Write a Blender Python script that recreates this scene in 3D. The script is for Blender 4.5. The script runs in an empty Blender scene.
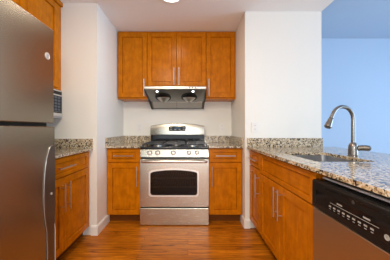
import bpy, bmesh, math, random
from mathutils import Vector, Matrix
random.seed(7)
S = bpy.context.scene
COL = S.collection

# ------------------------------------------------------------------ camera
cd = bpy.data.cameras.new('camera'); cam = bpy.data.objects.new('camera', cd); COL.objects.link(cam)
cam.location = (0, 0, 1.075); cam.rotation_euler = (math.pi/2, 0, 0)
cd.sensor_width = 36; cd.lens = 206/390*36; cd.clip_start = .02
cd.shift_x = .018; cd.shift_y = -.0038
S.camera = cam

# ------------------------------------------------------------------ light
S.view_settings.view_transform = 'Standard'; S.view_settings.look = 'None'
S.view_settings.exposure = 0.60; S.view_settings.gamma = 1; S.view_settings.use_curve_mapping = False
w = bpy.data.worlds.new('sky'); S.world = w; w.use_nodes = True
bg = w.node_tree.nodes['Background']; bg.inputs[0].default_value = (.42, .68, 1, 1); bg.inputs[1].default_value = 1.0

def area(name, loc, rot, size, power, color, size_y=None, shape=None):
    l = bpy.data.lights.new(name, 'AREA'); l.energy = power; l.color = color
    l.shape = shape or ('RECTANGLE' if size_y else 'SQUARE'); l.size = size
    if size_y: l.size_y = size_y
    o = bpy.data.objects.new(name, l); o.location = loc; o.rotation_euler = rot; COL.objects.link(o)
    return o
# daylight through the big window of the room beyond (faces -X)
area('window_daylight', (4.95, .6, 1.1), (0, math.pi/2, 0), 1.95, 100, (.47, .72, 1), 3.2)
# fill light added behind the camera, set low to reach the ceiling (faces +Y)
area('added_rear_fill', (.1, -2.35, 1.05), (-math.pi/2, 0, math.pi), 2.6, 16, (1, .91, .78), 1.9)
WARM = (1, .84, .62)
# unseen point light added behind the camera to lift ceiling and walls
_l = bpy.data.lights.new('added_fill_light', 'POINT'); _l.energy = 38; _l.color = (1, .93, .83); _l.shadow_soft_size = .18
_o = bpy.data.objects.new('added_fill_light', _l); _o.location = (.45, -1.35, 1.35); COL.objects.link(_o)
area('ceiling_lamp_light', (-.160, 1.955, 2.318), (0, 0, 0), .19, 2.3, (1, .82, .60), shape='DISK')
area('added_warm_light_behind', (-.45, .45, 2.32), (0, 0, 0), .3, 19, WARM, shape='DISK')  # added warm light out of view, no fixture, brightens the left stub wall
area('added_warm_light_rear', (-.25, -1.2, 2.32), (0, 0, 0), .3, 12, WARM, shape='DISK')  # second added warm light, unseen and without a fixture

# ------------------------------------------------------------------ materials
def mat(name):
    m = bpy.data.materials.new(name); m.use_nodes = True
    return m, m.node_tree.nodes, m.node_tree.links, m.node_tree.nodes['Principled BSDF']
def plain(name, col, rough=.5, metal=0, spec=.5, emit=None, es=0, coat=0):
    m, n, l, b = mat(name)
    b.inputs['Base Color'].default_value = (*col, 1); b.inputs['Roughness'].default_value = rough
    b.inputs['Metallic'].default_value = metal; b.inputs['Specular IOR Level'].default_value = spec
    b.inputs['Coat Weight'].default_value = coat
    if emit: b.inputs['Emission Color'].default_value = (*emit, 1); b.inputs['Emission Strength'].default_value = es
    return m
def ramp(n, pts, interp='LINEAR'):
    r = n.new('ShaderNodeValToRGB'); r.color_ramp.interpolation = interp
    e = r.color_ramp.elements
    while len(e) < len(pts): e.new(.5)
    for q, (p, c) in zip(e, pts): q.position = p; q.color = (*c, 1)
    return r
def coords(n, l, scale=(1,1,1), rot=(0,0,0), kind='Object'):
    t = n.new('ShaderNodeTexCoord'); mp = n.new('ShaderNodeMapping')
    mp.inputs['Scale'].default_value = scale; mp.inputs['Rotation'].default_value = rot
    l.new(t.outputs[kind], mp.inputs[0]); return mp
def noise(n, l, vec, scale, detail=3, rough=.5, dist=0):
    t = n.new('ShaderNodeTexNoise'); t.inputs['Scale'].default_value = scale; t.inputs['Detail'].default_value = detail
    t.inputs['Roughness'].default_value = rough; t.inputs['Distortion'].default_value = dist
    l.new(vec.outputs[0], t.inputs['Vector']); return t
def mixc(n, l, fac, a, b, mode='MIX'):
    x = n.new('ShaderNodeMix'); x.data_type = 'RGBA'; x.blend_type = mode
    for v, s in ((fac, x.inputs[0]), (a, x.inputs[6]), (b, x.inputs[7])):
        if hasattr(v, 'is_linked'): l.new(v, s)
        elif isinstance(v, (int, float)): s.default_value = v
        else: s.default_value = (*v, 1)
    return x.outputs[2]
def bump(n, l, b, src, strength, dist=.002):
    u = n.new('ShaderNodeBump'); u.inputs['Strength'].default_value = strength; u.inputs['Distance'].default_value = dist
    l.new(src, u.inputs['Height']); l.new(u.outputs[0], b.inputs['Normal'])

def paint(name, col):
    m, n, l, b = mat(name); b.inputs['Roughness'].default_value = .7; b.inputs['Specular IOR Level'].default_value = .25
    b.inputs['Base Color'].default_value = (*col, 1)
    t = noise(n, l, coords(n, l), 260, 2); bump(n, l, b, t.outputs[0], .06, .001)
    return m
WALL = paint('white_wall_paint', (.82, .81, .76))
CEIL = paint('ceiling_paint', (.88, .87, .85))
DAYBLUE = paint('daylight_tinted_paint', (.46, .58, .72))  # blue daylight cast put into the colour of far wall and ceiling
TRIM = plain('white_trim_paint', (.84, .82, .79), .35)

def wood(name, horizontal=False):
    m, n, l, b = mat(name)
    sc = (14, 14, 1.6) if not horizontal else (1.6, 1.6, 14)
    t1 = noise(n, l, coords(n, l, sc), 3.0, 4, .6, .6)
    t2 = noise(n, l, coords(n, l, (1, 1, 1)), 13, 4, .6, .5)
    r1 = ramp(n, [(.3, (.46, .132, .0015)), (.5, (.53, .160, .002)), (.75, (.59, .187, .003))]); l.new(t1.outputs[0], r1.inputs[0])
    r2 = ramp(n, [(.3, (.80, .77, .72)), (.5, (.95, .95, .95)), (.7, (1.10, 1.12, 1.14))]); l.new(t2.outputs[0], r2.inputs[0])
    l.new(mixc(n, l, 1.0, r1.outputs[0], r2.outputs[0], 'MULTIPLY'), b.inputs['Base Color'])
    b.inputs['Roughness'].default_value = .26; b.inputs['Specular IOR Level'].default_value = .13
    return m
WOOD = wood('honey_maple_upright'); WOODH = wood('honey_maple_sideways', True)
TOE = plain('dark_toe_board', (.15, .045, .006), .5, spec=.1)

def floor_mat():
    m, n, l, b = mat('oak_floor_boards')
    mp = coords(n, l)
    br = n.new('ShaderNodeTexBrick'); l.new(mp.outputs[0], br.inputs['Vector'])
    br.offset = .37; br.inputs['Scale'].default_value = 1; br.inputs['Brick Width'].default_value = 1.15
    br.inputs['Row Height'].default_value = .083; br.inputs['Mortar Size'].default_value = .0012; br.inputs['Bias'].default_value = 0
    br.inputs['Color1'].default_value = (0, 0, 0, 1); br.inputs['Color2'].default_value = (1, 1, 1, 1); br.inputs['Mortar'].default_value = (.5, .5, .5, 1)
    # grain drawn out along the boards, shifted from board to board
    off = n.new('ShaderNodeVectorMath'); off.operation = 'MULTIPLY_ADD'
    l.new(br.outputs['Color'], off.inputs[0]); off.inputs[1].default_value = (3.1, 7.7, 0); l.new(mp.outputs[0], off.inputs[2])
    st = n.new('ShaderNodeMapping'); st.inputs['Scale'].default_value = (1.1, 8, 1); l.new(off.outputs[0], st.inputs[0])
    g = noise(n, l, st, 3.2, 5, .62, 1.2)
    st2 = n.new('ShaderNodeMapping'); st2.inputs['Scale'].default_value = (.8, 5, 1); l.new(off.outputs[0], st2.inputs[0])
    wv = n.new('ShaderNodeTexWave'); wv.bands_direction = 'Y'; wv.inputs['Scale'].default_value = 2.6; wv.inputs['Distortion'].default_value = 7
    wv.inputs['Detail'].default_value = 3; wv.inputs['Detail Scale'].default_value = 1.2; l.new(st2.outputs[0], wv.inputs['Vector'])
    r = ramp(n, [(.32, (.20, .052, .002)), (.42, (.42, .125, .005)), (.66, (.66, .225, .011))]); l.new(g.outputs[0], r.inputs[0])
    rw = ramp(n, [(.0, (.42, .34, .28)), (.30, (1, 1, 1)), (1, (1.05, 1.05, 1.05))]); l.new(wv.outputs[0], rw.inputs[0])
    c = mixc(n, l, .75, r.outputs[0], rw.outputs[0], 'MULTIPLY')
    rb = ramp(n, [(0, (.78, .75, .72)), (1, (1.12, 1.12, 1.12))]); l.new(br.outputs['Color'], rb.inputs[0])
    c = mixc(n, l, 1.0, c, rb.outputs[0], 'MULTIPLY')
    c = mixc(n, l, br.outputs['Fac'], c, (.10, .026, .005))
    l.new(c, b.inputs['Base Color']); b.inputs['Roughness'].default_value = .3; b.inputs['Specular IOR Level'].default_value = .2
    return m
FLOOR = floor_mat()

def granite():
    m, n, l, b = mat('speckled_granite')
    mp = coords(n, l)
    warp = noise(n, l, mp, 40, 2)
    base = noise(n, l, mp, 48, 3, .6)
    r = ramp(n, [(.3, (.26, .17, .08)), (.45, (.50, .39, .24)), (.6, (.64, .55, .40)), (.72, (.42, .28, .12))]); l.new(base.outputs[0], r.inputs[0])
    v = n.new('ShaderNodeTexVoronoi'); v.inputs['Scale'].default_value = 105; l.new(mp.outputs[0], v.inputs['Vector'])
    d1 = noise(n, l, mp, 80, 2, .7); k1 = ramp(n, [(.53, (0,0,0)), (.60, (1,1,1))]); l.new(d1.outputs[0], k1.inputs[0])
    c = mixc(n, l, k1.outputs[0], r.outputs[0], (.20, .145, .10))
    sp = n.new('ShaderNodeSeparateColor'); l.new(v.outputs['Color'], sp.inputs[0])
    k2 = ramp(n, [(.74, (0,0,0)), (.78, (1,1,1))]); l.new(sp.outputs[0], k2.inputs[0])
    c = mixc(n, l, k2.outputs[0], c, (.035, .028, .024))
    k3 = ramp(n, [(.80, (0,0,0)), (.84, (1,1,1))]); l.new(sp.outputs[1], k3.inputs[0])
    c = mixc(n, l, k3.outputs[0], c, (.66, .60, .48))
    l.new(c, b.inputs['Base Color']); b.inputs['Roughness'].default_value = .13; b.inputs['Specular IOR Level'].default_value = .6
    return m
GRAN = granite()

def steel(name, col, rough, axis):
    m, n, l, b = mat(name)
    sc = {'x': (1, 90, 90), 'y': (90, 1, 90), 'z': (90, 90, 1)}[axis]
    t = noise(n, l, coords(n, l, sc), 6, 3)
    b.inputs['Metallic'].default_value = 1; b.inputs['Base Color'].default_value = (*col, 1)
    mr = n.new('ShaderNodeMapRange'); mr.inputs[3].default_value = rough-.02; mr.inputs[4].default_value = rough+.03
    l.new(t.outputs[0], mr.inputs[0]); l.new(mr.outputs[0], b.inputs['Roughness'])
    bump(n, l, b, t.outputs[0], .004, .0003)
    return m
STEEL = steel('brushed_steel', (.60, .585, .50), .26, 'x')
FSTEEL = plain('fridge_steel', (.41, .385, .33), .26, 1)
DSTEEL = steel('dishwasher_steel', (.58, .55, .50), .30, 'y')
GREYM = plain('satin_rim', (.34, .33, .32), .4, .8)
FDARK = plain('dark_handle_metal', (.22, .20, .18), .36, 1)
NICKEL = plain('brushed_nickel', (.66, .62, .57), .28, 1)
FAUCET = plain('faucet_nickel', (.25, .23, .21), .25, 1)
CUPST = plain('hood_cup_steel', (.60, .58, .56), .35, 1)
KNOB = plain('knob_metal', (.80, .77, .72), .38, .7)
RIM = plain('bright_rim', (.85, .82, .77), .4, .8)
TRIMGREY = plain('pale_tub_trim', (.60, .62, .65), .45, .2)
SINKST = plain('sink_steel', (.52, .52, .53), .3, 1)
HOODST = plain('hood_steel', (.30, .29, .28), .3, 1)
BLACK = plain('black_enamel', (.008, .008, .009), .10, spec=.35)
IRON = plain('cast_iron', (.018, .019, .022), .24)
GLASSB = plain('black_oven_glass', (.014, .010, .006), .06, spec=.16)
def tinted(name, tint, rough):
    m, n, l, b = mat(name); n.remove(b)
    t = n.new('ShaderNodeBsdfTransparent'); t.inputs[0].default_value = (*tint, 1)
    gl = n.new('ShaderNodeBsdfGlossy'); gl.inputs['Roughness'].default_value = rough
    fr = n.new('ShaderNodeFresnel'); fr.inputs[0].default_value = 1.4
    mx = n.new('ShaderNodeMixShader'); l.new(fr.outputs[0], mx.inputs[0]); l.new(t.outputs[0], mx.inputs[1]); l.new(gl.outputs[0], mx.inputs[2])
    l.new(mx.outputs[0], n['Material Output'].inputs[0]); return m
OGLASS = tinted('tinted_oven_glass', (.40, .35, .28), .03)
PLAST = plain('black_plastic', (.010, .0095, .0095), .28, spec=.22)
DGREY = plain('dark_grey_plastic', (.055, .052, .052), .35)
GREY = plain('grey_plastic', (.30, .30, .31), .4)
SILVER = plain('silver_plastic', (.62, .60, .57), .35, .6)
WHITEP = plain('white_plastic', (.80, .79, .77), .3)
SLOT = plain('dark_slot', (.05, .05, .05), .6)
MARK = plain('pale_marking', (.36, .355, .34), .4)
BLUELCD = plain('clock_display', (.01, .03, .05), .15, emit=(.1, .4, .6), es=.06)
KEYPAD = plain('blue_grey_keypad', (.085, .10, .13), .45)
LAMP = plain('lamp_diffuser', (1, 1, 1), .4, emit=(1, .93, .82), es=3)
LED = plain('hood_led', (1, 1, 1), .4, emit=(.85, .94, 1), es=4)

# ------------------------------------------------------------------ mesh tools
class MB:
    def __init__(s): s.bm = bmesh.new()
    def _bev(s, geom_verts, r, seg=2):
        es = {e for v in geom_verts for e in v.link_edges}
        bmesh.ops.bevel(s.bm, geom=list(es), offset=r, segments=seg, profile=.5, affect='EDGES')
    def box(s, x0, x1, y0, y1, z0, z1, bev=0, seg=2):
        x0, x1 = sorted((x0, x1)); y0, y1 = sorted((y0, y1)); z0, z1 = sorted((z0, z1))
        vs = [s.bm.verts.new((x, y, z)) for x in (x0, x1) for y in (y0, y1) for z in (z0, z1)]
        for f in ((0,1,3,2), (4,6,7,5), (0,4,5,1), (2,3,7,6), (0,2,6,4), (1,5,7,3)): s.bm.faces.new([vs[i] for i in f])
        if bev: s._bev(vs, bev, seg)
        return s
    def prism(s, pts, axis, a0, a1, bev=0):
        # pts: outline in the two other axes (in x,y,z order), pushed along axis
        def P(p, a):
            return {'x': (a, p[0], p[1]), 'y': (p[0], a, p[1]), 'z': (p[0], p[1], a)}[axis]
        A = [s.bm.verts.new(P(p, a0)) for p in pts]; B = [s.bm.verts.new(P(p, a1)) for p in pts]
        s.bm.faces.new(A); s.bm.faces.new(B[::-1]); k = len(pts)
        for i in range(k): s.bm.faces.new([A[i], A[(i+1) % k], B[(i+1) % k], B[i]])
        if bev: s._bev(A+B, bev, 2)
        return s
    def tube(s, path, r, seg=12, closed=False, cap=True):
        P = [Vector(p) for p in path]; rs = r if isinstance(r, (list, tuple)) else [r]*len(P)
        rings = []; up = None
        for i, p in enumerate(P):
            if closed: t = (P[(i+1) % len(P)] - P[i-1]).normalized()
            else: t = (P[min(i+1, len(P)-1)] - P[max(i-1, 0)]).normalized()
            if up is None:
                up = t.orthogonal().normalized()
            else:
                up = (up - t*up.dot(t))
                up = up.normalized() if up.length > 1e-6 else t.orthogonal().normalized()
            b = t.cross(up)
            rings.append([s.bm.verts.new(p + rs[i]*(math.cos(a)*up + math.sin(a)*b)) for a in [2*math.pi*k/seg for k in range(seg)]])
        m = len(rings)
        for i in range(m if closed else m-1):
            A, B = rings[i], rings[(i+1) % m]
            for k in range(seg): s.bm.faces.new([A[k], A[(k+1) % seg], B[(k+1) % seg], B[k]])
        if cap and not closed:
            s.bm.faces.new(rings[0][::-1]); s.bm.faces.new(rings[-1])
        return s
    def lathe(s, origin, axis, prof, seg=24):
        # prof: (distance along axis, radius)
        o = Vector(origin); ax = Vector(axis).normalized(); u = ax.orthogonal().normalized(); v = ax.cross(u)
        rings = []
        for d, r in prof:
            rings.append([s.bm.verts.new(o + ax*d + max(r, 1e-4)*(math.cos(a)*u + math.sin(a)*v)) for a in [2*math.pi*k/seg for k in range(seg)]])
        for A, B in zip(rings, rings[1:]):
            for k in range(seg): s.bm.faces.new([A[k], A[(k+1) % seg], B[(k+1) % seg], B[k]])
        s.bm.faces.new(rings[0][::-1]); s.bm.faces.new(rings[-1])
        return s
    def panel(s, O, U, V, N, w, h, t, ru, rv, dep=.011):
        # framed door or drawer front with a sunk middle; O = lower corner of the front face
        O, U, V, N = Vector(O), Vector(U), Vector(V), Vector(N)
        def ring(u0, u1, v0, v1, n): return [s.bm.verts.new(O + U*a + V*b + N*n) for a, b in ((u0,v0), (u1,v0), (u1,v1), (u0,v1))]
        e = .003
        R = [ring(0, w, 0, h, -t), ring(0, w, 0, h, -e), ring(e, w-e, e, h-e, 0), ring(ru, w-ru, rv, h-rv, 0),
             ring(ru+.001, w-ru-.001, rv+.001, h-rv-.001, -dep*.55), ring(ru+.0015, w-ru-.0015, rv+.0015, h-rv-.0015, -dep*1.6), ring(ru+.0065, w-ru-.0065, rv+.0065, h-rv-.0065, -dep*1.6), ring(ru+.007, w-ru-.007, rv+.007, h-rv-.007, -dep)]
        s.bm.faces.new(R[0][::-1]); s.bm.faces.new(R[-1])
        for A, B in zip(R, R[1:]):
            for k in range(4): s.bm.faces.new([A[k], A[(k+1) % 4], B[(k+1) % 4], B[k]])
        return s
    def build(s, name, m, parent=None, base=(0, 0, 0), smooth=True):
        if parent is not None and 'at' in parent: base = tuple(parent['at'])
        bmesh.ops.recalc_face_normals(s.bm, faces=s.bm.faces[:])
        bmesh.ops.translate(s.bm, verts=s.bm.verts[:], vec=-Vector(base))
        me = bpy.data.meshes.new(name); s.bm.to_mesh(me); s.bm.free()
        if smooth:
            me.shade_smooth() if hasattr(me, 'shade_smooth') else None
            me.set_sharp_from_angle(angle=math.radians(35))
        o = bpy.data.objects.new(name, me); COL.objects.link(o); me.materials.append(m)
        if smooth:
            wn = o.modifiers.new('even_shading', 'WEIGHTED_NORMAL'); wn.keep_sharp = True
        if parent is not None:
            o.parent = parent; o['at'] = list(base)
        else:
            o.location = base
        return o

def thing(name, label, cat, at, group=None):
    o = bpy.data.objects.new(name, None); COL.objects.link(o); o.location = at; o.empty_display_size = .05
    o['at'] = list(at); o['label'] = label; o['category'] = cat
    if group: o['group'] = group
    return o
def tag(o, label, cat, group=None):
    o['label'] = label; o['category'] = cat
    if group: o['group'] = group
    return o
def struct(name, mb, m):
    o = mb.build(name, m, smooth=False); o['kind'] = 'structure'; return o
def rrect(x0, x1, y0, y1, r, k=5):
    pts = []
    for cx, cy, a0 in ((x1-r, y1-r, 0), (x0+r, y1-r, 90), (x0+r, y0+r, 180), (x1-r, y0+r, 270)):
        for i in range(k+1):
            a = math.radians(a0 + 90*i/k); pts.append((cx + r*math.cos(a), cy + r*math.sin(a)))
    return pts

# ------------------------------------------------------------------ the setting
CZ = 2.340; LZ = 2.60          # kitchen ceiling, ceiling of the room beyond
XL, XR = -.920, .618           # sides of the range alcove
YB = 2.94; YL, YR = 2.080, 2.227; XE = 1.443; XW = -1.60
struct('floor', MB().box(-1.75, 5.15, -2.6, 3.6, -.06, 0), FLOOR)
struct('ceiling', MB().box(-1.75, XE, -2.45, YB, CZ, LZ), CEIL)
struct('ceiling_beyond', MB().box(XE, 5.15, -2.45, 3.6, LZ, LZ+.06), DAYBLUE)
struct('wall_left', MB().box(-1.75, XW, -2.45, YL, 0, CZ), WALL)
struct('wall_alcove_left', MB().box(-1.75, XL, YL, YB, 0, CZ), WALL)
struct('wall_back', MB().box(-1.75, XR, YB, YB+.15, 0, LZ), WALL)
struct('wall_right', MB().box(XR, XE, YR, 3.49, 0, LZ), WALL)
struct('wall_far', MB().box(XR, 5.15, 3.49, 3.6, 0, LZ), DAYBLUE)
# rear wall with an opening added for light, right wall of the room beyond with a wide window opening
mb = MB(); mb.box(-1.75, -1.2, -2.6, -2.45, 0, LZ); mb.box(1.4, 5.15, -2.6, -2.45, 0, LZ)
mb.box(-1.2, 1.4, -2.6, -2.45, 0, .06); mb.box(-1.2, 1.4, -2.6, -2.45, 2.08, LZ)
struct('wall_rear', mb, WALL)
mb = MB(); mb.box(5, 5.15, -2.45, -1.0, 0, LZ); mb.box(5, 5.15, 2.2, 3.49, 0, LZ)
mb.box(5, 5.15, -1.0, 2.2, 0, .1); mb.box(5, 5.15, -1.0, 2.2, 2.1, LZ)
struct('wall_window_side', mb, WALL)
# baseboards of the two stub walls
mb = MB(); mb.prism([(XL, 0), (XL+.014, 0), (XL+.014, .083), (XL+.006, .098), (XL, .098)], 'y', YL-.014, 2.385)
mb.prism([(YL-.014, 0), (YL-.014, .083), (YL-.006, .098), (YL, .098), (YL, 0)], 'x', -.975, XL)
struct('baseboard_left', mb, TRIM)
mb = MB(); mb.prism([(XR, 0), (XR-.014, 0), (XR-.014, .083), (XR-.006, .098), (XR, .098)], 'y', YR-.014, 2.385)
mb.prism([(YR-.014, 0), (YR-.014, .083), (YR-.006, .098), (YR, .098), (YR, 0)], 'x', XR, .668)
struct('baseboard_right', mb, TRIM)

# ------------------------------------------------------------------ cabinets
Z = Vector((0, 0, 1))
def pull_mesh(C, D, N, length=.22, r=.0058):
    """bar pull: centre C on the front face, direction D, standing off along N"""
    C, D, N = Vector(C), Vector(D), Vector(N); mb = MB(); so = .032
    mb.tube([C + N*so - D*length/2, C + N*so + D*length/2], r, 12)
    for s in (-1, 1): mb.tube([C + D*s*.074, C + D*s*.074 + N*so], .0045, 10)
    return mb

def cabinet(name, label, cat, group, O, U, N, width, z0, z1, depth, doors=(), drawers=(), toe=None, hollow=False, crown=False):
    """O: floor point under the left end of the front plane; U along the front, N out of it."""
    O, U, N = Vector(O), Vector(U), Vector(N)
    mid = O + U*width/2 - N*depth/2
    root = thing(name, label, cat, (mid.x, mid.y, z0 if toe is None else 0), group)
    t = .02
    def bx(mb, u0, u1, n0, n1, a, b, bev=0):
        p, q = O + U*u0 + N*n0, O + U*u1 + N*n1
        return mb.box(p.x, q.x, p.y, q.y, a, b, bev)
    mb = MB()
    if hollow:
        bx(mb, 0, .018, -depth, -t-.001, z0, z1); bx(mb, width-.018, width, -depth, -t-.001, z0, z1)
        bx(mb, .018, width-.018, -depth, -depth+.012, z0, z1); bx(mb, .018, width-.018, -depth+.012, -t-.001, z0, z0+.018)
        bx(mb, .018, width-.018, -t-.02, -t-.001, z0+.018, z1)
    else:
        bx(mb, 0, width, -depth, -t-.001, z0, z1)
    mb.build('body', WOOD, root, smooth=False)
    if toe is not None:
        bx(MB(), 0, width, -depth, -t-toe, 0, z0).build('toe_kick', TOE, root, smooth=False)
    if crown:
        bx(MB(), 0, width, -t-.002, .0005, z1-.042, z1, .003).build('top_rail', WOODH, root)
    for (u0, u1, v0, v1, hu, hv) in doors:
        d = MB().panel(O + U*u0 + Z*v0, U, Z, N, u1-u0, v1-v0, t, .055, .055).build('door', WOOD, root, smooth=False)
        if hu is not None:
            pull_mesh(O + U*hu + Z*hv, Z, N).build('door_handle', NICKEL, d)
    for (u0, u1, v0, v1, has) in drawers:
        d = MB().panel(O + U*u0 + Z*v0, U, Z, N, u1-u0, v1-v0, t, .05, .034, .010).build('drawer', WOODH, root, smooth=False)
        if has:
            pull_mesh(O + U*(u0+u1)/2 + Z*(v0+v1)/2, U, N).build('drawer_handle', NICKEL, d)
    return root

ZT = .8565                                     # top of the base cabinets
g = .003
RX0, RX1 = -.532, .230                        # the range
YF = 2.318                                     # front plane of the back run
# base cabinets beside the range (faces -Y: U = +X)
GB = 'base cabinets'
wL = RX0-.003 - (XL+.002); wR = (XR-.002) - (RX1+.003)
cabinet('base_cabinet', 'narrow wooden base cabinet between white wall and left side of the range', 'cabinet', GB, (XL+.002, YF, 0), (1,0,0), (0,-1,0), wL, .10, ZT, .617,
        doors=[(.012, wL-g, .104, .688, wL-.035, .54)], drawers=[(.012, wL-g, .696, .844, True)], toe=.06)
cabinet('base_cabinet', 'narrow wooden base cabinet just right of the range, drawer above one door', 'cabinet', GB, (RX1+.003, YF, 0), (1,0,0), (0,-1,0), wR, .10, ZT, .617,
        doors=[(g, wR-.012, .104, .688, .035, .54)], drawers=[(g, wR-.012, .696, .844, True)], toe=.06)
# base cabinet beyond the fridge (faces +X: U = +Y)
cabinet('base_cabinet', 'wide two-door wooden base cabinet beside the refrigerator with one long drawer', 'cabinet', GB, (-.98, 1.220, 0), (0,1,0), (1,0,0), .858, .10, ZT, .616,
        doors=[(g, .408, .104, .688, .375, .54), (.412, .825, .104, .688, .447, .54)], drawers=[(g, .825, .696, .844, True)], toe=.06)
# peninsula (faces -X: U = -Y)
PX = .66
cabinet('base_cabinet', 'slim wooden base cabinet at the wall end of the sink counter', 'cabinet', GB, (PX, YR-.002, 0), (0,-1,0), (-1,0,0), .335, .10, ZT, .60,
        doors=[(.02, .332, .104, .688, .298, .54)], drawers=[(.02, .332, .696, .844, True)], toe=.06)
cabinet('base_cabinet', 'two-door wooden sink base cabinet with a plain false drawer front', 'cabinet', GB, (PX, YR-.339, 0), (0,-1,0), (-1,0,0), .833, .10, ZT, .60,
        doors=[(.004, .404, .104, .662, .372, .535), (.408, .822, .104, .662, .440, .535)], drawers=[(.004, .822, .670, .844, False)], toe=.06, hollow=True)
# wall cabinets over the range
YU = 2.665; ZU = 1.457; GW = 'wall cabinets over the range'
uw = (XR - XL - .014)/4; dep = YB - YU - .002; ztop = CZ-.002
cabinet('wall_cabinet', 'single-door wooden wall cabinet left of the range hood', 'cabinet', GW, (XL+.011, YU, 0), (1,0,0), (0,-1,0), uw, ZU, ztop, dep,
        doors=[(.004, uw-g, ZU+.02, 2.318, uw-.035, 1.60)])
cabinet('wall_cabinet', 'two-door wooden wall cabinet directly above the range hood', 'cabinet', GW, (XL+.011+uw, YU, 0), (1,0,0), (0,-1,0), 2*uw, 1.605, ztop, dep,
        doors=[(g, uw-.002, 1.625, 2.318, uw-.032, 1.745), (uw+.002, 2*uw-g, 1.625, 2.318, uw+.032, 1.745)])
cabinet('wall_cabinet', 'single-door wooden wall cabinet right of the range hood', 'cabinet', GW, (XL+.011+3*uw, YU, 0), (1,0,0), (0,-1,0), uw, ZU, ztop, dep,
        doors=[(g, uw-.004, ZU+.02, 2.318, .035, 1.60)])
# wall cabinet above the microwave (faces +X)
cabinet('wall_cabinet', 'tall wooden wall cabinet above the microwave, behind the refrigerator top', 'cabinet', None, (-1.260, 1.222, 0), (0,1,0), (1,0,0), .856, 1.457, ztop, .338,
        doors=[(g, .392, 1.472, 2.275, None, None), (.400, .780, 1.472, 2.275, None, None)], crown=True)

# ------------------------------------------------------------------ countertops
ZC0, ZC = .857, .878; SPL = .972
def slab(mb, x0, x1, y0, y1): return mb.box(x0, x1, y0, y1, ZC0, ZC, .004)
GC = 'granite countertops'
r = thing('countertop', 'short speckled granite countertop in the corner left of the range', 'countertop', (-.72, 2.6, ZC0), GC)
slab(MB(), XL+.001, RX0-.003, 2.286, YB-.001).build('slab', GRAN, r)
mb = MB(); mb.box(XL+.021, RX0-.003, YB-.021, YB-.001, ZC+.0005, SPL, .002); mb.box(XL+.001, XL+.020, 2.291, YB-.001, ZC+.0005, SPL, .002)
mb.build('backsplash', GRAN, r)
r = thing('countertop', 'short speckled granite countertop in the corner right of the range', 'countertop', (.42, 2.6, ZC0), GC)
slab(MB(), RX1+.003, XR-.001, 2.286, YB-.001).build('slab', GRAN, r)
mb = MB(); mb.box(RX1+.003, XR-.021, YB-.021, YB-.001, ZC+.0005, SPL, .002); mb.box(XR-.020, XR-.001, 2.291, YB-.001, ZC+.0005, SPL, .002)
mb.build('backsplash', GRAN, r)
r = thing('countertop', 'speckled granite countertop beside the refrigerator along the left wall', 'countertop', (-1.3, 1.6, ZC0), GC)
slab(MB(), XW+.001, -.957, 1.220, YL-.001).build('slab', GRAN, r)
mb = MB(); mb.box(XW+.021, -.957, YL-.021, YL-.001, ZC+.0005, SPL, .002); mb.box(XW+.001, XW+.020, 1.220, YL-.001, ZC+.0005, SPL, .002)
mb.build('backsplash', GRAN, r)
# peninsula top with the sink cut-out
SX0, SX1, SY0, SY1 = .765, 1.125, 1.220, 1.69
r = thing('countertop', 'long granite peninsula countertop holding the sink and faucet', 'countertop', (1.05, 1.3, ZC0), GC)
mb = MB(); bm = mb.bm
def loop(pts, z):
    vs = [bm.verts.new((x, y, z)) for x, y in pts]
    return [bm.edges.new((vs[i], vs[(i+1) % len(vs)])) for i in range(len(vs))]
outer = [(.635, .44), (1.57, .44), (1.57, YR-.001), (.635, YR-.001)]
E = loop(outer, ZC) + loop(rrect(SX0, SX1, SY0, SY1, .035, 6), ZC)
bmesh.ops.triangle_fill(bm, use_beauty=True, use_dissolve=False, edges=E)
ret = bmesh.ops.extrude_face_region(bm, geom=bm.faces[:])
bmesh.ops.translate(bm, verts=[v for v in ret['geom'] if isinstance(v, bmesh.types.BMVert)], vec=(0, 0, ZC0-ZC))
mb.build('slab', GRAN, r, smooth=False)
MB().box(.64, XE+.004, YR-.021, YR-.001, ZC+.0005, SPL, .002).build('backsplash', GRAN, r)

# ------------------------------------------------------------------ sink
r = thing('sink', 'undermounted stainless steel sink set in the peninsula countertop', 'sink', (.945, 1.45, .64))
mb = MB(); bm = mb.bm; k = 6
def lp(x0, x1, y0, y1, rad, z): return [bm.verts.new((x, y, z)) for x, y in rrect(x0, x1, y0, y1, rad, k)]
e = .004
rings = [lp(SX0-.02, SX1+.02, SY0-.02, SY1+.02, .05, ZC0-.0012), lp(SX0-e, SX1+e, SY0-e, SY1+e, .036, ZC0-.0012),
         lp(SX0-e, SX1+e, SY0-e, SY1+e, .036, ZC0-.03), lp(SX0, SX1, SY0, SY1, .034, .69), lp(SX0+.012, SX1-.012, SY0+.012, SY1-.012, .06, .668), lp(SX0+.03, SX1-.03, SY0+.03, SY1-.03, .05, .66)]
for A, B in zip(rings, rings[1:]):
    for i in range(len(A)): bm.faces.new([A[i], A[(i+1) % len(A)], B[(i+1) % len(A)], B[i]])
bm.faces.new(rings[-1])
bo = mb.build('basin', SINKST, r)
sm = bo.modifiers.new('thickness', 'SOLIDIFY'); sm.thickness = .0012; sm.offset = 1
MB().lathe((.945, 1.45, .6605), (0,0,1), [(0, .042), (.003, .042), (.004, .034), (.0015, .03), (.0015, .002)], 24).build('drain', NICKEL, r)

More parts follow.
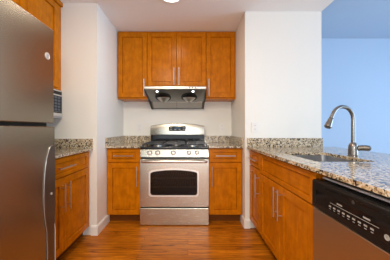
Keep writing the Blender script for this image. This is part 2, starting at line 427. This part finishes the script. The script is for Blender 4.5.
# ------------------------------------------------------------------ faucet
FX, FY = 1.172, 1.462
r = thing('faucet', 'brushed nickel gooseneck kitchen faucet standing behind the sink', 'faucet', (FX, FY, ZC+.001))
MB().lathe((FX, FY, ZC+.001), (0,0,1), [(0, .033), (.005, .033), (.009, .030), (.055, .029), (.075, .028), (.09, .021), (.098, .0135)], 28).build('base', FAUCET, r)
R_ = .086; zt = 1.142
path = [(FX, FY, ZC+.09), (FX, FY, 1.0), (FX, FY, zt)]
dx, dy = -.985, -.17
for i in range(1, 13):
    a = math.radians(160*i/12); q = R_*(1-math.cos(a))
    path.append((FX + dx*q, FY + dy*q, zt + R_*math.sin(a)))
_d = (Vector(path[-1])-Vector(path[-2])).normalized(); path.append(tuple(Vector(path[-1])+_d*.022))
MB().tube(path, .0125, 16).build('spout', FAUCET, r)
p = Vector(path[-1]); d = (Vector(path[-1]) - Vector(path[-2])).normalized()
d = Vector((d.x+.03, d.y, d.z)).normalized()
sp = MB().lathe(p - d*.002, d, [(0, .0128), (.014, .0130), (.016, .0165), (.035, .0185), (.060, .0225), (.074, .0232), (.078, .020)], 24).build('spray_head', FAUCET, r)
MB().lathe(p + d*.0765, d, [(0, .018), (.003, .017)], 20).build('spray_nozzle', DGREY, sp)
MB().lathe(p + d*.004, d, [(0, .0136), (.009, .0136)], 20).build('collar', DGREY, sp)
# side lever, looping out to the right
L = [(FX+.018, FY-.006, ZC+.052), (FX+.032, FY-.014, ZC+.060), (FX+.048, FY-.026, ZC+.062), (FX+.062, FY-.040, ZC+.062), (FX+.072, FY-.052, ZC+.060), (FX+.077, FY-.058, ZC+.059)]
MB().tube(L, [.018, .019, .019, .020, .018, .009], 14).build('lever', FAUCET, r)

# ------------------------------------------------------------------ range
r = thing('gas_range', 'stainless steel gas range with black cooktop, between the two narrow cabinets', 'range', (-.151, 2.6, 0))
mb = MB(); mb.box(RX0, RX1, 2.335, 2.925, .012, .27); mb.box(RX0, RX1, 2.335, 2.925, .66, .835)
mb.box(RX0, RX0+.06, 2.335, 2.925, .27, .66); mb.box(RX1-.06, RX1, 2.335, 2.925, .27, .66); mb.box(RX0+.06, RX1-.06, 2.86, 2.925, .27, .66)
mb.build('body', DGREY, r, smooth=False)
for x in (RX0+.04, RX1-.04):
    for y in (2.38, 2.88): MB().lathe((x, y, 0), (0,0,1), [(0, .018), (.012, .018)], 12).build('foot', PLAST, r)
# drawer, oven door, control panel
MB().box(RX0, RX1, 2.270, 2.334, .008, .196, .006).build('storage_drawer', STEEL, r)
wx0, wx1, wz0 = -.418, .104, .335
def window_outline(x0, x1, z0, zc, zm, rad=.03, k=5):
    pts = []
    for cx, a0 in ((x0+rad, 180), (x1-rad, 270)):
        for i in range(k+1):
            a = math.radians(a0+90*i/k); pts.append((cx+rad*math.cos(a), z0+rad+rad*math.sin(a)))
    n = 14; rc = .022
    for i in range(n+1):
        t = i/n; x = x1 - (x1-x0)*t; s = 1-(2*t-1)**2
        z = zc + (zm-zc)*s
        if i == 0 or i == n: z -= rc
        pts.append((x, z))
        if i == 0: pts.append((x1-.006, zc-.006))
        if i == n-1: pts.append((x0+.006, zc-.006))
    return pts
mb = MB(); bm = mb.bm
def yloop(pts, y):
    vs = [bm.verts.new((x, y, z)) for x, z in pts]
    return [bm.edges.new((vs[i], vs[(i+1) % len(vs)])) for i in range(len(vs))]
E = yloop(rrect(RX0, RX1, .206, .735, .006, 3), 2.285) + yloop(window_outline(wx0+.001, wx1-.001, wz0+.001, .589, .614), 2.285)
bmesh.ops.triangle_fill(bm, use_beauty=True, use_dissolve=False, edges=E)
ret = bmesh.ops.extrude_face_region(bm, geom=bm.faces[:])
bmesh.ops.translate(bm, verts=[v for v in ret['geom'] if isinstance(v, bmesh.types.BMVert)], vec=(0, .049, 0))
od = mb.build('oven_door', STEEL, r, smooth=False)
mb = MB(); bm = mb.bm
E = yloop(window_outline(wx0-.016, wx1+.016, wz0-.016, .604, .630), 2.2815) + yloop(window_outline(wx0, wx1, wz0, .590, .615), 2.2815)
bmesh.ops.triangle_fill(bm, use_beauty=True, use_dissolve=False, edges=E)
ret = bmesh.ops.extrude_face_region(bm, geom=bm.faces[:])
bmesh.ops.translate(bm, verts=[v for v in ret['geom'] if isinstance(v, bmesh.types.BMVert)], vec=(0, .004, 0))
mb.build('window_rim', RIM, od, smooth=False)
for rz in (.405, .505):
    mb = MB()
    for y in (2.36, 2.84): mb.tube([(RX0+.062, y, rz), (RX1-.062, y, rz)], .004, 8)
    for i in range(21):
        x = RX0+.08+.030*i; mb.tube([(x, 2.36, rz), (x, 2.84, rz)], .0022, 6)
    for x in (RX0+.064, RX1-.064): mb.tube([(x, 2.36, rz), (x, 2.84, rz)], .004, 8)
    mb.build('oven_rack', RIM, r)
MB().prism(window_outline(wx0, wx1, wz0, .590, .615), 'y', 2.2840, 2.2870).build('window', OGLASS, od)
hz = .716
path = [(-.500, 2.286, hz-.004), (-.499, 2.245, hz-.002), (-.482, 2.230, hz)]
path += [(-.482+.662*i/10, 2.230-.012*math.sin(math.pi*i/10), hz+.003*math.sin(math.pi*i/10)) for i in range(1, 10)]
path += [(.180, 2.230, hz), (.197, 2.245, hz-.002), (.198, 2.286, hz-.004)]
MB().tube(path, [.018]+[.0165]*(len(path)-2)+[.018], 16).build('handle', NICKEL, od)
cp = MB().prism([(2.300, .842), (2.285, .757), (2.334, .757), (2.334, .842)], 'x', RX0, RX1, .004).build('control_panel', STEEL, r)
for kx in (-.426, -.338, -.164, .011, .100):
    kn = MB().lathe((kx, 2.295, .802), (0, -1, -.0), [(.002, .0235), (.010, .0235), (.026, .0215), (.032, .0185), (.034, .012), (.0345, .001)], 24).build('knob', KNOB, cp)
    MB().lathe((kx, 2.295, .802), (0, -1, 0), [(-.002, .029), (.003, .029), (.004, .026)], 24).build('knob_shadow_ring', DGREY, kn)  # dark ring stands in for the shadow around the knob
    MB().box(kx-.003, kx+.003, 2.2595, 2.2635, .790, .818, .001).build('knob_pointer', SILVER, kn)
# cooktop
MB().box(RX0, RX1, 2.290, 2.90, .8425, .870, .006).build('cooktop', BLACK, r)
for bx_, by_, br in ((-.35, 2.44, .046), (.05, 2.44, .050), (-.35, 2.71, .040), (.05, 2.71, .036), (-.15, 2.575, .04)):
    b = MB().lathe((bx_, by_, .870), (0,0,1), [(0, br+.012), (.004, br+.012), (.006, br), (.012, br)], 24).build('burner', NICKEL, r)
    MB().lathe((bx_, by_, .8825), (0,0,1), [(0, br-.004), (.006, br-.004), (.008, br-.010)], 24).build('burner_cap', IRON, b)
for gx0, gx1 in ((-.515, -.285), (-.270, -.032), (-.017, .213)):
    mb = MB(); h0, h1 = .894, .906; t = .006
    for y in (2.325, 2.835): mb.box(gx0, gx1, y-t, y+t, h0, h1, .002)
    for x in (gx0+t, gx1-t): mb.box(x-t, x+t, 2.325, 2.835, h0, h1, .002)
    cx = (gx0+gx1)/2
    mb.box(cx-t, cx+t, 2.325, 2.835, h0+.001, h1-.001, .002)
    for y in (2.44, 2.575, 2.71): mb.box(gx0+t, gx1-t, y-t, y+t, h0+.0005, h1-.0005, .002)
    for x in (gx0+t, gx1-t):
        for y in (2.33, 2.58, 2.83): mb.box(x-t, x+t, y-t, y+t, .870, h0+.002, .001)
    mb.build('grate', IRON, r)
# backguard
bx0, bx1 = -.518, .226
bk = MB().box(bx0, bx1, 2.868, 2.93, .8705, 1.0, .004).build('backguard', BLACK, r)
def arch(x0, x1, z0, zc, zm, n=16):
    pts = [(x0, z0), (x1, z0)]
    for i in range(n+1):
        t = i/n; s = 1-abs(2*t-1)**2.6
        pts.append((x1-(x1-x0)*t + (-.012 if i == 0 else .012 if i == n else 0)*0, zc+(zm-zc)*s))
    return pts
# steel fascia bulging slightly towards the room
mb = MB(); bm = mb.bm; n = 24; rows = []
for i in range(n+1):
    t = i/n; x = bx0 + (bx1-bx0)*t; s = 1-abs(2*t-1)**2.6
    zt_ = 1.113+.030*s; yf = 2.846-.016*s
    rows.append([bm.verts.new(v) for v in ((x, 2.93, .992), (x, yf+.006, .985), (x, yf, .995), (x, yf+.004, (zt_+.985)/2+.03), (x, yf+.016, zt_-.006), (x, yf+.026, zt_), (x, 2.93, zt_))])
for A, B in zip(rows, rows[1:]):
    for j in range(7): bm.faces.new([A[j], B[j], B[(j+1) % 7], A[(j+1) % 7]])
bm.faces.new(rows[0]); bm.faces.new(rows[-1][::-1])
fas = mb.build('backguard_fascia', STEEL, bk)
ds = MB().prism(rrect(-.262, -.030, 1.040, 1.108, .016), 'y', 2.826, 2.846, .001).build('display', PLAST, bk)
mb = MB()
MB().box(-.185, -.105, 2.8245, 2.8262, 1.072, 1.096).build('clock_screen', BLUELCD, bk)
for x, zz in ((-.245, 1.056), (-.245, 1.080), (-.187, 1.056), (-.129, 1.056), (-.071, 1.056), (-.071, 1.080)):
    MB().box(x, x+.026, 2.8252, 2.8262, zz, zz+.010).build('display_key', GREY, bk)

# ------------------------------------------------------------------ range hood
r = thing('range_hood', 'stainless steel range hood with two lights mounted above the range', 'range hood', (-.155, 2.75, 1.36))
hx0, hx1 = -.536, .222
# shell: flat top, front lip, slanting underside, rear tray
prof = [(2.938, 1.603), (2.56, 1.603), (2.530, 1.592), (2.528, 1.560), (2.545, 1.553), (2.80, 1.440), (2.905, 1.362), (2.938, 1.362)]
mb = MB(); bm = mb.bm
def hl(y): return hx0 + .034*max(0, (y-2.56)/.37)
def hr(y): return hx1 - .006*max(0, (y-2.56)/.37)
def hood_loft(prof, fa, fb):
    A = [bm.verts.new((fa(y), y, z)) for y, z in prof]; B = [bm.verts.new((fb(y), y, z)) for y, z in prof]
    bm.faces.new(A); bm.faces.new(B[::-1])
    for i in range(len(A)): bm.faces.new([A[i], A[(i+1) % len(A)], B[(i+1) % len(A)], B[i]])
hood_loft(prof, hl, hr); mb.build('housing', HOODST, r, smooth=False)
sp_ = [(2.938, 1.602), (2.60, 1.602), (2.530, 1.566), (2.545, 1.542), (2.79, 1.412), (2.89, 1.346), (2.938, 1.346)]
for fa, fb in ((lambda y: hl(y)-.006, lambda y: hl(y)+.004), (lambda y: hr(y)-.004, lambda y: hr(y)+.006)):
    mb = MB(); bm = mb.bm; hood_loft(sp_, fa, fb); mb.build('side_panel', DGREY, r, smooth=False)
MB().box(hx0, hx1, 2.524, 2.531, 1.566, 1.588, .002).build('front_lip', NICKEL, r)
sl = Vector((0, 2.80-2.545, 1.440-1.553)).normalized(); dn = Vector((0, sl.z, -sl.y)); dn = dn if dn.z < 0 else -dn
for cx in (-.325, .015):
    c = Vector((cx, 2.695, 1.553+(2.695-2.545)*(1.440-1.553)/(2.80-2.545)))
    f = MB().lathe(c - dn*.001, dn, [(0, .104), (.005, .104), (.007, .098), (.003, .090), (.003, .06)], 32).build('fan_port', PLAST, r)
    MB().lathe(c + Vector((0, .058, -.004)), (0, .02, -1), [(0, .096), (.006, .094), (.036, .050), (.052, .030), (.054, .002)], 28).build('oil_cup', CUPST, f)
for cx in (-.385, .062):
    c = Vector((cx, 2.572, 1.553+(2.572-2.545)*(1.440-1.553)/(2.80-2.545)))
    h = MB().lathe(c - dn*.001, dn, [(0, .024), (.004, .024), (.005, .018)], 24).build('lamp_ring', HOODST, r)
    MB().lathe(c + dn*.0035, dn, [(0, .015), (.003, .014)], 20).build('lamp', LED, h)
    l = bpy.data.lights.new('hood_lamp_light', 'SPOT'); l.energy = 1.2; l.color = (.86, .93, 1); l.spot_size = math.radians(130); l.spot_blend = .6; l.shadow_soft_size = .02
    lo = bpy.data.objects.new('hood_lamp_light', l); lo.location = c + dn*.012; COL.objects.link(lo)
# rear tray with a centre seam, and three push buttons on the lip
t0 = Vector((0, 2.80, 1.440)); t1 = Vector((0, 2.905, 1.362)); tn = Vector((0, -.6, -.8))
mb = MB()
for x0, x1 in ((hx0+.055, -.158), (-.152, hx1-.03)):
    a, b = t0 + (t1-t0)*.06, t0 + (t1-t0)*.95
    mb.prism([(a.y, a.z), (b.y, b.z), (b.y-.003, b.z-.004), (a.y-.003, a.z-.004)], 'x', x0, x1)
mb.build('grease_tray', SILVER, r, smooth=False)
MB().box(hx0+.036, hx1-.01, 2.893, 2.902, 1.350, 1.362, .002).build('tray_rim', DGREY, r)
for i in range(3):
    x = .020+.036*i; MB().lathe((x, 2.5245, 1.576), (0,-1,0), [(0, .008), (.004, .008), (.005, .006)], 14).build('push_button', PLAST, r)

# ------------------------------------------------------------------ refrigerator
FXf = -.79; fy0, fy1 = .445, 1.205; fzt = 1.652; gap = 1.096
r = thing('refrigerator', 'tall stainless steel refrigerator with freezer on top, at the left', 'refrigerator', (-1.17, .82, 0))
MB().box(-1.56, FXf-.062, fy0+.006, fy1-.004, .03, fzt-.012, .006).build('body', DGREY, r)
MB().box(-1.5, FXf-.09, fy0+.03, fy1-.03, 0, .03).build('base_grille', PLAST, r)
fz = MB().box(FXf-.058, FXf, fy0, 1.214, gap+.009, fzt, .005, 3).build('freezer_door', FSTEEL, r)
FXd = -.783; fy2 = 1.213
fd = MB().box(FXf-.058, FXd, fy0, fy2, .075, gap-.009, .005, 3).build('refrigerator_door', FSTEEL, r)
MB().box(FXf-.064, FXf-.03, fy0+.01, fy1-.01, gap-.0085, gap+.0085).build('door_gasket', PLAST, r)
bd = MB().lathe((FXf-.001, 1.157, 1.482), (1,0,0), [(0, .019), (.003, .019), (.004, .0165), (.003, .016), (.003, .001)], 28).build('badge', SILVER, fz)
mb = MB()
sw = [(FXf+.0032, 1.157+.009*math.cos(a)*(.55+.08*a), 1.482+.009*math.sin(a)*(.55+.08*a)) for a in [i*.45 for i in range(13)]]
mb.tube(sw, .0014, 6); mb.build('badge_monogram', GREY, bd)
# sculpted dark handle strip along the far edge of the lower door
line = [(1.186, .978), (1.170, .974), (1.154, .955), (1.136, .905), (1.125, .85), (1.117, .77), (1.115, .69), (1.117, .62), (1.127, .56), (1.139, .50), (1.142, .42), (1.142, .10)]
edge = [(1.211, .10), (1.211, .978)]
MB().prism(line+edge, 'x', FXd-.001, FXd+.004, .0012).build('handle_strip', FDARK, fd)
MB().tube([(FXd+.0035, y, z) for y, z in line], .0020, 8).build('handle_rim', GREYM, fd)
MB().lathe((FXd+.003, 1.176, .703), (1,0,0), [(0, .007), (.003, .007), (.004, .004)], 16).build('handle_plug', SILVER, fd)
MB().tube([(FXd+.003, 1.2035, .52), (FXd+.004, 1.208, .49), (FXd+.004, 1.208, .10)], .0026, 8).build('edge_trim', SILVER, fd)

# ------------------------------------------------------------------ microwave
mx = -1.262; m0, m1, mz0, mz1 = 1.30, 2.068, 1.175, 1.454
r = thing('microwave', 'silver and black microwave hung under the wall cabinet behind the refrigerator', 'microwave', (-1.43, 1.68, mz0))
MB().box(XW+.002, mx-.02, m0, m1, mz0, mz1, .004).build('body', SILVER, r)
dr = MB().box(mx-.019, mx, m0, 1.86, mz0+.02, mz1-.004, .004).build('door', SILVER, r)
MB().box(mx-.001, mx+.002, m0+.05, 1.80, mz0+.06, mz1-.05, .001).build('door_window', GLASSB, dr)
cp = MB().box(mx-.019, mx, 1.863, m1, mz0+.02, mz1-.004, .004).build('control_panel', SILVER, r)
MB().box(mx-.001, mx+.003, 1.895, m1-.012, 1.405, 1.437, .001).build('display', PLAST, cp)
kp = MB().box(mx-.001, mx+.002, 1.89, m1-.010, 1.240, 1.392, .001).build('keypad', PLAST, cp)
mb = MB()
for i in range(3):
    for j in range(5):
        y = 1.897+.048*i; z = 1.248+.029*j; mb.box(mx+.0015, mx+.0035, y, y+.038, z, z+.020, .001)
ky = mb.build('keys', KEYPAD, kp)
MB().box(mx-.001, mx+.001, 1.89, m1-.010, 1.226, 1.238).build('keypad_border', PLAST, cp)
MB().box(mx-.019, mx-.004, m0, m1, mz0+.001, mz0+.018, .002).build('bottom_vent', GREY, r)

# ------------------------------------------------------------------ dishwasher
dxf = .637; d0, d1 = .455, 1.052
r = thing('dishwasher', 'stainless steel dishwasher with black control panel under the peninsula counter', 'dishwasher', (.95, .79, 0))
MB().box(.70, 1.26, d0, d1, 0.02, .855).build('body', DGREY, r, smooth=False)
MB().box(.73, 1.2, d0+.02, d1-.02, 0, .02).build('feet', PLAST, r)
MB().box(.715, .699, d0, d1, .022, .098).build('toe_panel', PLAST, r)
MB().box(dxf, .699, d0, d1, .105, .679, .005).build('door', DSTEEL, r)
pn = MB().prism([(dxf-.004, .684), (dxf-.003, .812), (dxf+.004, .819), (.655, .819), (.655, .684)], 'y', d0, d1, .003).build('control_panel', PLAST, r)
MB().box(.655, .699, d0, d1, .684, .820).build('tub_front', BLACK, r)
MB().box(.668, .680, d0+.03, d1-.03, .8275, .836, .002).build('top_trim', TRIMGREY, r)
xp = dxf-.0038
def mk(name, y, z, wy, hz, m=MARK):
    return MB().box(xp-.0006, xp+.003, y-wy/2, y+wy/2, z-hz/2, z+hz/2).build(name, m, pn, smooth=False)
MB().prism([(.63, .708), (1.02, .708), (1.02, .772), (.63, .772)], 'x', xp-.0002, xp+.003).build('button_field', BLACK, pn, smooth=False)
mk('marking_line', .80, .7445, .235, .0018)
for y in (.861, .730): mk('heading_mark', y, .7555, .030, .006)
for i in range(9):
    y = .918-.0262*i
    b = mk('button', y, .7285, .014, .0065, DGREY if False else MARK)
    mk('button_mark', y, .7175, .010, .003, GREY)
MB().lathe((xp+.001, .655, .728), (-1,0,0), [(0, .0095), (.0018, .0095), (.0022, .0075), (.0012, .0065), (.0012, .001)], 20).build('start_button', MARK, pn)
MB().lathe((xp+.0005, .79, .792), (-1,0,0), [(0, .007), (.0012, .007), (.002, .005)], 16).build('emblem', DGREY, pn)
# pocket under the top edge that serves as the handle
MB().box(xp-.0005, xp+.003, .64, .95, .796, .801).build('handle_groove', BLACK, pn, smooth=False)

# ------------------------------------------------------------------ wall plates
def outlet(x, y, z, label, switch=False):
    r = thing('wall_outlet', label, 'outlet', (x, y, z), 'wall plates')
    MB().box(x-.034, x+.034, y-.006, y-.0005, z-.056, z+.056, .003).build('cover_plate', WHITEP, r)
    for dz in (-.021, .021):
        s = MB().prism(rrect(x-.016, x+.016, z+dz-.014, z+dz+.014, .008), 'y', y-.0085, y-.005, .001).build('socket', WHITEP, r)
        mb = MB()
        for dx_ in (-.006, .006): mb.box(x+dx_-.001, x+dx_+.001, y-.0088, y-.008, z+dz-.004, z+dz+.006)
        mb.build('slots', SLOT, s, smooth=False)
outlet(-.69, YB, 1.085, 'white wall outlet left of the range above the granite splash')
outlet(.485, YB, 1.09, 'white wall outlet right of the range above the granite splash')
outlet(.722, YR, 1.088, 'white wall outlet on the wall beside the sink counter')

# ------------------------------------------------------------------ ceiling light
r = thing('ceiling_light', 'round white ceiling light set into the kitchen ceiling', 'ceiling light', (-.160, 1.955, CZ))
MB().lathe((-.160, 1.955, CZ-.0005), (0,0,-1), [(0, .118), (.006, .118), (.012, .108), (.010, .092), (.002, .090)], 40).build('trim_ring', WHITEP, r)
MB().lathe((-.160, 1.955, CZ-.003), (0,0,-1), [(0, .089), (.006, .089), (.010, .07), (.011, .001)], 40).build('diffuser', LAMP, r)
